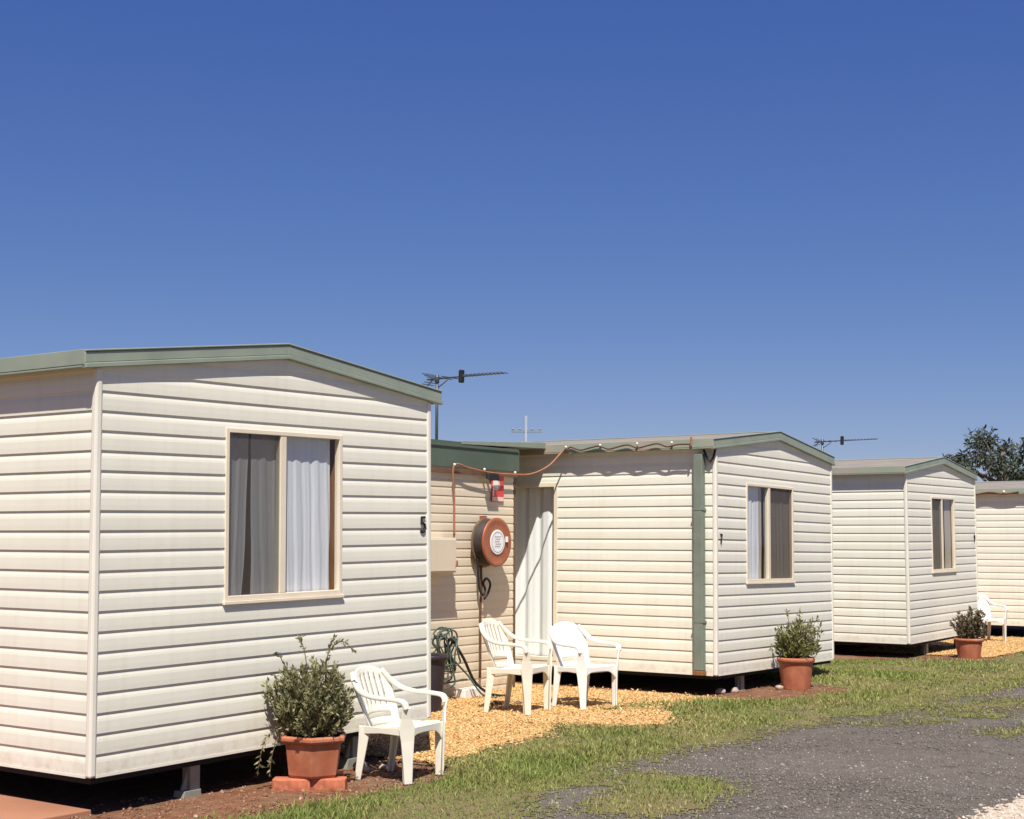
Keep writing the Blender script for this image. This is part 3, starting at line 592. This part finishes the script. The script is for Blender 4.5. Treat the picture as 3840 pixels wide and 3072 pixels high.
# ------------------------------------------------------------------ TV antennas
def antenna(loc, mast, rz, label):
    a = empty('tv_antenna', loc, (0, 0, rz)); tag(a, label, 'antenna', 'antennas above the roofs')
    m = MB(); m.tube([(0, 0, 0), (0, 0, mast)], .016, 10); m.tube([(0, 0, mast-.05), (0, 0, mast+.03)], .024, 10); m.build('mast', M['alu'], a, smooth=True)
    h = mast-.01
    m = MB(); m.tube([(0, .13, h), (0, -.88, h+.012)], .0085, 8); m.tube([(0, .0, h-.10), (0, -.09, h-.05), (0, -.16, h)], .006, 6); m.build('boom', M['alu'], a, smooth=True)
    m = MB()
    for k in range(10):
        y = -.40-k*.051; L = .095-.002*k; m.tube([(-L, y, h+.012), (L, y, h+.012)], .0045, 6)
    m.build('director_rods', M['alu'], a)
    m = MB()
    for (y, L) in ((-.08, .15), (-.17, .14)): m.tube([(-L, y, h+.004), (L, y, h+.004)], .006, 6)
    m.build('dipole_rods', M['alu'], a)
    m = MB(); m.hexa([(-.03, -.34, h-.06), (.03, -.34, h-.06), (.03, -.30, h-.06), (-.03, -.30, h-.06), (-.03, -.345, h+.075), (.03, -.345, h+.075), (.03, -.305, h+.075), (-.03, -.305, h+.075)]); m.build('feed_box', M['black'], a, bevel=.01)
    m = MB()
    for s in (-1, 1):
        for k in range(3): m.tube([(-.10, .06+.03*k, h+s*(.015+.02*k)), (.10, .06+.03*k, h+s*(.015+.02*k))], .005, 6)
    m.tube([(0, .05, h), (0, .13, h+.065)], .007, 6); m.tube([(0, .05, h), (0, .13, h-.065)], .007, 6); m.build('corner_reflector', M['alu'], a)
    return a
antenna((6.78, 3.0, 2.235), .75, .0, 'tv antenna on a tall mast above the annex roof, right of the nearest cabin')
antenna((15.87, 2.6, 2.2), .64, .0, 'tv antenna low behind the roof of the second cabin')
pl = empty('power_pole', (35.7, 21.94, -.35)); tag(pl, 'thin pale power pole with a crossarm far behind the annex roof', 'power pole')
m = MB(); m.tube([(0, 0, 0), (0, 0, 5.93)], [.10, .06], 12); M['pole'] = simple('hazed_blue_grey_pole', (.19, .225, .29), .6, .06, 3); m.build('pole', M['pole'], pl, smooth=True)  # distance haze is put into this blue-grey colour
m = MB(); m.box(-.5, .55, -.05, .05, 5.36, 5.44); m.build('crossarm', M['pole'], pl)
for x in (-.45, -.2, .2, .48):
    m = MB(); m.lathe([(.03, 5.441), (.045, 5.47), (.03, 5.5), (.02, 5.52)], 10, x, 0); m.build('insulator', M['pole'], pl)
pl.rotation_euler.z = math.radians(-55)

# ------------------------------------------------------------------ plastic chairs
def chair(loc, rz, label, mat='plastic', slots=True, sc=(.93, .93, .93)):
    c = empty('plastic_chair', loc, (0, 0, rz)); c.scale = sc; tag(c, label, 'chair', 'white plastic garden chairs'); mt = M[mat]
    # seat with turned-down rim
    def seat(u, v):
        x = (u-.5)*2; y = -.22+.39*v; r = max(0, abs(x)-.86)/.14; q = max(0, .10-v)/.10
        return (x*.235*(1.06-.10*v), y, .425-.012*(1-x*x)-.02*v-.045*r*r-.05*q*q)
    m = MB(); m.grid(seat, 26, 22); m.build('seat', mt, c, smooth=True, solid=.006)
    # backrest, curved and arched, with slots
    def back(u, v):
        x = (u-.5)*2; top = .86-.10*abs(x)**2.6; z = .40+(top-.40)*v; wdt = (.205+.045*math.sin(min(1, v*1.25)*math.pi*.5))
        return (x*wdt, .165+.14*v**1.1-.055*x*x, z)
    def skip(i, j): return slots and (8 <= j <= 20) and i % 4 == 1 and 4 < i < 27 or (3 <= j <= 4 and (5 <= i <= 26))
    m = MB(); m.grid(back, 32, 24, skip); m.build('backrest', mt, c, smooth=True, solid=.008)
    for s in (-1, 1):
        # arm: from the back, forward and level, then over the top of the front leg
        pa = cat([(s*.185, .275, .815), (s*.235, .225, .74), (s*.268, .14, .675), (s*.282, .03, .648), (s*.285, -.12, .64), (s*.283, -.215, .625), (s*.28, -.245, .57)], 6)
        m = MB(); m.strip(pa, [.058-.006*math.sin(i/len(pa)*3.14) for i in range(len(pa))], .030, (1, 0, 0)); m.build('armrest', mt, c, smooth=True, bevel=.009)
        # front leg: wide tapered panel from arm to ground
        pf = [(s*.28, -.245, .585), (s*.272, -.235, .50), (s*.262, -.235, .42), (s*.253, -.236, .33), (s*.247, -.238, .15), (s*.243, -.24, 0)]
        m = MB(); m.strip(pf, [.062, .080, .125, .100, .074, .060], .016, (.75*s, .66, 0)); m.strip([(x-s*.012, y+.03, z) for x, y, z in pf[2:]], [.075, .06, .05, .042], .014, (0, 1, 0)); m.build('leg', mt, c, bevel=.006)
        pr = [(s*.222, .145, .415), (s*.225, .155, .33), (s*.228, .178, .15), (s*.23, .20, 0)]
        m = MB(); m.strip(pr, [.095, .075, .056, .046], .016, (s*.4, 1, 0)); m.strip([(x-s*.02, y+.012, z) for x, y, z in pr], [.07, .05, .042, .036], .014, (1, 0, 0)); m.build('leg', mt, c, bevel=.006)
        # side rail of the seat
        m = MB(); m.strip([(s*.247, -.215, .395), (s*.238, 0, .392), (s*.226, .155, .388)], [.07, .045, .065], .010, (0, 0, 1)); m.build('seat_rail', mt, c, bevel=.004)
    m = MB(); n_ = 14
    for k in range(n_):
        x0, x1 = -.235+.47*k/n_, -.235+.47*(k+1)/n_; h = lambda x: .375-.085*(abs(x)/.235)**4
        m.hexa([(x0, -.238, h(x0)), (x1, -.238, h(x1)), (x1, -.228, h(x1)), (x0, -.228, h(x0)), (x0, -.238, .42), (x1, -.238, .42), (x1, -.228, .42), (x0, -.228, .42)])
    m.build('front_apron', mt, c)
    return c
chair((2.05, -.445, -.222), math.radians(8), 'cream white plastic armchair beside the potted bush at the nearest cabin', sc=(.86, .86, .80))
chair((5.40, 1.0, -.213), math.radians(10), 'cream white plastic armchair in front of the hose reel, left of its pair', 'plastic')
chair((6.10, .74, -.213), math.radians(-10), 'bright white plastic armchair by the curtained side door of the second cabin', 'plastic_w', False, (.92, .84, .87))
chair((18.65, 1.05, -.305), math.radians(-38), 'distant white plastic armchair against the side of the farthest cabin', 'plastic_w', sc=(.95, .95, .9))

# ------------------------------------------------------------------ plants
def leaves(pts, dirs, size, aspect, mat, name, parent):
    n = len(pts); pts = np.asarray(pts); d = np.asarray(dirs); d = d/np.linalg.norm(d, axis=1)[:, None]
    r = RNG.normal(size=(n, 3)); s = np.cross(d, r); s /= np.linalg.norm(s, axis=1)[:, None]; nn = np.cross(s, d)
    L = size*RNG.uniform(.6, 1.3, n)[:, None]; Wd = L*aspect
    V = np.stack([pts, pts+d*L*.5+s*Wd*.5+nn*L*.06, pts+d*L, pts+d*L*.5-s*Wd*.5+nn*L*.06], 1)
    return np_mesh(name, V.reshape(-1, 3), np.arange(n*4).reshape(n, 4), mat, parent)
def bush(parent, z0, blobs, nstem, nleaf, size, aspect, mat, sprigs=(), stemr=.004):
    st = MB(); pts, dirs = [], []
    tot = sum(b[3]*b[4]*b[5] for b in blobs)
    tips = []
    for (bx, by, bz, rx, ry, rz) in blobs:
        k = max(2, int(nstem*rx*ry*rz/tot))
        for _ in range(k):
            v = RNG.normal(size=3); v /= np.linalg.norm(v); v[2] = v[2]*.8+.15; rr = RNG.uniform(.55, 1.08)
            tips.append((np.array([bx, by, bz])+v*np.array([rx, ry, rz])*rr))
    for tp in tips:
        b = np.array([RNG.normal(0, .035), RNG.normal(0, .035), z0]); mid = b*.45+tp*.55+np.array([tp[0]*.18, tp[1]*.18, -.01])+RNG.normal(0, .012, 3)
        pth = [b, b*.7+mid*.3+np.array([0, 0, .02]), mid, tp]; P = cat([tuple(p) for p in pth], 4)
        st.tube(P, [stemr*(1-.75*i/len(P)) for i in range(len(P))], 5)
        PP = np.array([tuple(p) for p in P]); kk = max(4, int(nleaf/len(tips)))
        ts = 1-RNG.random(kk)**1.5*.75; idx = ts*(len(P)-1.001); i0 = idx.astype(int); fr = (idx-i0)[:, None]
        pos = PP[i0]*(1-fr)+PP[i0+1]*fr; tg = PP[i0+1]-PP[i0]; tg = tg/np.linalg.norm(tg, axis=1)[:, None]
        dr = tg*.8+RNG.normal(0, .65, (kk, 3)); dr[:, 2] += .25; pts.append(pos+RNG.normal(0, .006, (kk, 3))); dirs.append(dr)
    for path, kk in sprigs:
        P = cat(path, 5); st.tube(P, [.004*(1-.6*i/len(P)) for i in range(len(P))], 5); PP = np.array([tuple(p) for p in P])
        idx = (.25+.75*RNG.random(kk))*(len(P)-1.001); i0 = idx.astype(int); fr = (idx-i0)[:, None]
        tg = PP[i0+1]-PP[i0]; tg = tg/np.linalg.norm(tg, axis=1)[:, None]; dr = tg*.7+RNG.normal(0, .6, (kk, 3)); pts.append(PP[i0]*(1-fr)+PP[i0+1]*fr); dirs.append(dr)
    st.build('stems', M['twig'], parent, smooth=True, fix=False)
    leaves(np.concatenate(pts), np.concatenate(dirs), size, aspect, M[mat], 'foliage', parent)
# first pot: octagonal terracotta planter with a full bush
PA = (1.46, -.27, -.155)
pA = empty('potted_bush', PA); tag(pA, 'bushy grey-green shrub in a hexagonal terracotta pot beside the nearest chair', 'potted plant', 'potted plants by the cabins')
ph = math.radians(219)
m = MB(); m.lathe([(.155, 0), (.165, .02), (.19, .235), (.19, .25)], 6, phase=ph); pot = m.build('pot', M['terra'], pA, bevel=.006); pot.scale.z = .88
m = MB(); m.lathe([(.192, .236), (.212, .240), (.220, .255), (.220, .275), (.208, .284), (.185, .284), (.182, .24)], 6, phase=ph, cap=False); m.build('rim', M['terra'], pot, bevel=.005)
m = MB(); m.lathe([(.0001, .232), (.184, .228)], 6, phase=ph, cap=False); m.build('soil', M['soilpot'], pA)
bush(pA, .22, [(-.02, .02, .47, .255, .255, .20), (.02, .01, .40, .25, .25, .16), (-.03, .0, .57, .19, .19, .15), (.0, .0, .32, .24, .23, .1)], 330, 15500, .035, .40, 'leaf',
     sprigs=[([(0, .05, .55), (-.03, .06, .74), (-.06, .08, .84)], 26), ([(.05, 0, .6), (.12, -.02, .76), (.19, -.06, .80), (.25, -.09, .74)], 34), ([(.08, .0, .6), (.12, 0, .74), (.15, -.02, .83)], 24), ([(-.08, .05, .5), (-.17, .1, .68), (-.2, .12, .75)], 20),
              ([(-.05, .02, .3), (-.20, .10, .30), (-.27, .15, .22), (-.30, .17, .05)], 40), ([(-.05, .02, .3), (-.17, .1, .27), (-.22, .13, .15), (-.23, .14, .02)], 30), ([(-.06, .03, .5), (-.16, .10, .55), (-.22, .14, .62)], 20)])
# bricks under the pot
def brick(x, y, z, rz, label, sz=(.115, .055, .038), mat='brickred', tilt=0):
    m = MB(); m.box(-sz[0], sz[0], -sz[1], sz[1], -sz[2], sz[2]); o = m.build('brick', M[mat], None, bevel=.008); o.location = (x, y, z); o.rotation_euler = (tilt, tilt*.5, rz)
    return tag(o, label, 'brick', 'bricks and rubble by the cabins')
brick(1.325, -.225, -.193, math.radians(-55), 'red brick under the left side of the hexagonal pot')
brick(1.46, -.385, -.193, math.radians(-55), 'red brick under the front of the hexagonal pot')
brick(1.60, -.235, -.193, math.radians(-50), 'red brick under the right side of the hexagonal pot')
def round_pot(parent, r, h):
    m = MB(); m.lathe([(r*.76, 0), (r*.78, .01), (r*.95, h*.86), (r*.95, h*.88)], 40); pot = m.build('pot', M['terra'], parent, smooth=False)
    m = MB(); m.lathe([(r*.955, h*.84), (r*1.04, h*.86), (r*1.06, h*.95), (r*1.02, h), (r*.93, h), (r*.91, h*.88)], 40, cap=False); m.build('rim', M['terra'], pot, smooth=True)
    m = MB(); m.lathe([(.0001, h*.93), (r*.92, h*.92)], 32, cap=False); m.build('soil', M['soilpot'], parent)
pB = empty('potted_bush', (8.88, -.08, -.228)); tag(pB, 'upright yellow-green shrub in a round terracotta pot on the red soil by the second cabin', 'potted plant', 'potted plants by the cabins')
round_pot(pB, .185, .325)
bush(pB, .30, [(0, 0, .49, .23, .23, .20), (.07, -.06, .58, .18, .18, .16), (-.07, .06, .58, .16, .16, .16), (0, 0, .40, .24, .24, .1)], 170, 4600, .045, .32, 'leaf2',
     sprigs=[([(0, .0, .55), (-.05, .05, .70), (-.07, .06, .80)], 16), ([(0, 0, .55), (.03, -.03, .72), (.04, -.04, .82)], 16), ([(.05, -.05, .5), (.15, -.13, .65), (.20, -.17, .74)], 18), ([(-.06, .05, .4), (-.17, .15, .45), (-.22, .18, .42)], 14)])
pC = empty('potted_bush', (14.02, -.2, -.232)); tag(pC, 'sparse brownish succulent shrub in a terracotta pot by the third cabin', 'potted plant', 'potted plants by the cabins')
round_pot(pC, .18, .27)
bush(pC, .25, [(0, 0, .44, .22, .22, .16), (.05, -.06, .53, .20, .20, .14), (.12, -.13, .42, .15, .15, .14)], 70, 2000, .05, .45, 'leaf3', stemr=.009)
# tall dark planter behind the corner of the nearest cabin
bn = empty('dark_planter', (4.93, 1.62, -.222)); tag(bn, 'tall dark plastic planter half hidden behind the nearest cabin corner', 'planter')
m = MB(); m.lathe([(.12, 0), (.125, .02), (.165, .46), (.165, .48)], 32); m.build('tub', M['bin'], bn, smooth=False)
m = MB(); m.lathe([(.166, .455), (.185, .46), (.187, .50), (.172, .505), (.16, .49)], 32, cap=False); m.build('rim', M['bin'], bn, smooth=True)
# garden hose hung on a tap
hz = empty('garden_hose', (5.62, 2.06, -.2)); tag(hz, 'tangled green garden hose hung on a tap against the annex wall', 'garden hose')
m = MB(); rr = random.Random(5)
for k in range(9):
    w_, h_ = rr.uniform(.07, .16), rr.uniform(.18, .40); cx_ = rr.uniform(-.03, .10); top = rr.uniform(.56, .66); ph_ = rr.uniform(-.2, .2); yy = -.02-.012*k
    m.tube([(cx_+w_*math.sin(a)*(1+.25*math.cos(2*a+ph_))+.03*math.sin(3*a), yy+.02*math.sin(a*2+k), top-h_*(1-math.cos(a))*.75+.012*math.sin(5*a+k)) for a in np.linspace(0, 2*math.pi, 44)], .0085, 7, False)
m.build('hose_coil', M['hosegreen'], hz, smooth=True)
m = MB(); m.tube([(.03, .0, 0), (.03, .0, .62)], .014, 8); m.tube([(.03, .0, .60), (.03, -.1, .60), (.03, -.12, .57)], .014, 8); m.box(-.01, .07, -.06, -.045, .63, .645); m.build('tap', M['steel'], hz, smooth=False)
m = MB(); m.tube(cat([(.03, -.03, .56), (.14, -.05, .56), (.30, -.08, .38), (.44, -.12, .14), (.58, -.2, .02), (.72, -.3, -.005)]), .014, 8); m.build('loose_end', M['black'], hz, smooth=True)
m = MB(); m.tube(cat([(.06, -.05, .52), (.14, -.06, .40), (.22, -.06, .33), (.36, -.1, .2), (.46, -.2, .02), (.56, -.3, -.005)]), .009, 8); m.tube(cat([(.0, -.06, .16), (.14, -.07, .155), (.3, -.07, .165), (.38, -.07, .16)]), .010, 7); m.build('loose_loop', M['hosegreen'], hz, smooth=True)
def rock(x, y, r, label, mat='stone', cat_='rock', sq=.7, grp='bricks and rubble by the cabins'):
    bm = bmesh.new(); bmesh.ops.create_icosphere(bm, subdivisions=2, radius=r)
    for v in bm.verts: v.co *= 1+random.uniform(-.16, .16); v.co.z *= sq
    me = bpy.data.meshes.new('rock'); bm.to_mesh(me); bm.free(); o = link('rock', me, M[mat], None, True); o.location = (x, y, float(gz(x, y))+r*sq*.6); o.rotation_euler.z = random.random()*6
    return tag(o, label, cat_, grp)
brick(6.12, 2.05, -.185, .05, 'white concrete block at the foot of the annex wall', (.16, .06, .055), 'white')
rock(2.18, -.02, .05, 'pale rock in the shade under the nearest chair, largest of three')
rock(2.10, -.13, .036, 'small pale rock under the nearest chair, on the left')
rock(2.26, -.14, .03, 'smallest pale rock under the nearest chair, on the right')
rock(7.93, .30, .055, 'pale rubble lump under the second cabin, left of the steel stump')
rock(8.16, .26, .045, 'pale rubble lump under the second cabin, close to the steel stump')
rock(8.70, .02, .045, 'grey rock against the left of the round terracotta pot')
rock(5.70, 1.42, .05, 'dark stone behind the left of the paired chairs', 'twig')
rock(5.86, 1.30, .04, 'second dark stone behind the left of the paired chairs, nearer the camera', 'twig')
# strap-leaved plant in the shade behind the first pot
sp = empty('strap_leaf_plant', (1.78, .06, -.225)); tag(sp, 'dry strap-leaved plant in the shade between the hexagonal pot and the nearest chair', 'plant')
m = MB()
for k in range(26):
    a = rr.uniform(0, 6.28); L = rr.uniform(.16, .30); h = rr.uniform(.22, .42); d = Vector((math.cos(a), math.sin(a), 0))*.45
    pth = [(d*(L*t_*t_)+Vector((0, 0, h*math.sin(min(1, t_*1.15)*2.2)))) for t_ in np.linspace(0, 1, 8)]
    m.strip(pth, [.012, .014, .014, .013, .012, .009, .006, .002], .0015, (-d.y, d.x, 0))
m.build('leaves', M['straw'], sp)
# ------------------------------------------------------------------ trees at the far right
def tree(loc, H, R, label, n=2600, leafs=.10, seed=1, squash=.75):
    tr = empty('gum_tree', loc); tag(tr, label, 'tree', 'trees behind the farthest cabin'); q = np.random.default_rng(seed)
    m = MB(); m.tube(cat([(0, 0, 0), (.1, .05, H*.25), (-.05, .1, H*.5), (.05, 0, H*.72)], 5), [.16-.0065*i for i in range(16)], 8)
    cl = []
    for k in range(26):
        v = q.normal(size=3); v /= np.linalg.norm(v); v[2] = abs(v[2])*.9-.25; rr_ = q.uniform(.55, 1.05)
        c = np.array([0, 0, H*.62])+v*np.array([R, R, R*squash])*rr_; cl.append((c, q.uniform(.16, .34)*R*.75))
        s = np.array([0, 0, H*q.uniform(.3, .6)]); md = s*.5+c*.5+np.array([0, 0, .12*R]); m.tube(cat([tuple(s), tuple(md), tuple(c)], 4), [.055*(1-.085*i) for i in range(9)], 5)
    m.build('trunk', M['bark'], tr, smooth=True, fix=False)
    pts, dirs = [], []
    for c, r in cl:
        k = int(n/len(cl)); v = q.normal(size=(k, 3)); v /= np.linalg.norm(v, axis=1)[:, None]; pts.append(c+v*(r*q.random(k)**.45)[:, None]*np.array([1, 1, .8])); d = v*.5+q.normal(0, .6, (k, 3)); d[:, 2] -= .45; dirs.append(d)
    leaves(np.concatenate(pts), np.concatenate(dirs), leafs, .34, M['gum'], 'crown', tr)
tree((34.9, 5.55, -.33), 5.7, 1.8, 'feathery gum tree rising over the farthest cabin roof', 5200, .15, 3, .85)
tree((37.2, 5.0, -.33), 4.7, 2.0, 'second gum tree cut off by the right edge of the photo', 5000, .15, 8)
tree((33.4, 6.6, -.33), 3.6, 1.2, 'low dark shrub-like tree left of the feathery gum tree', 3600, .14, 12, .6)
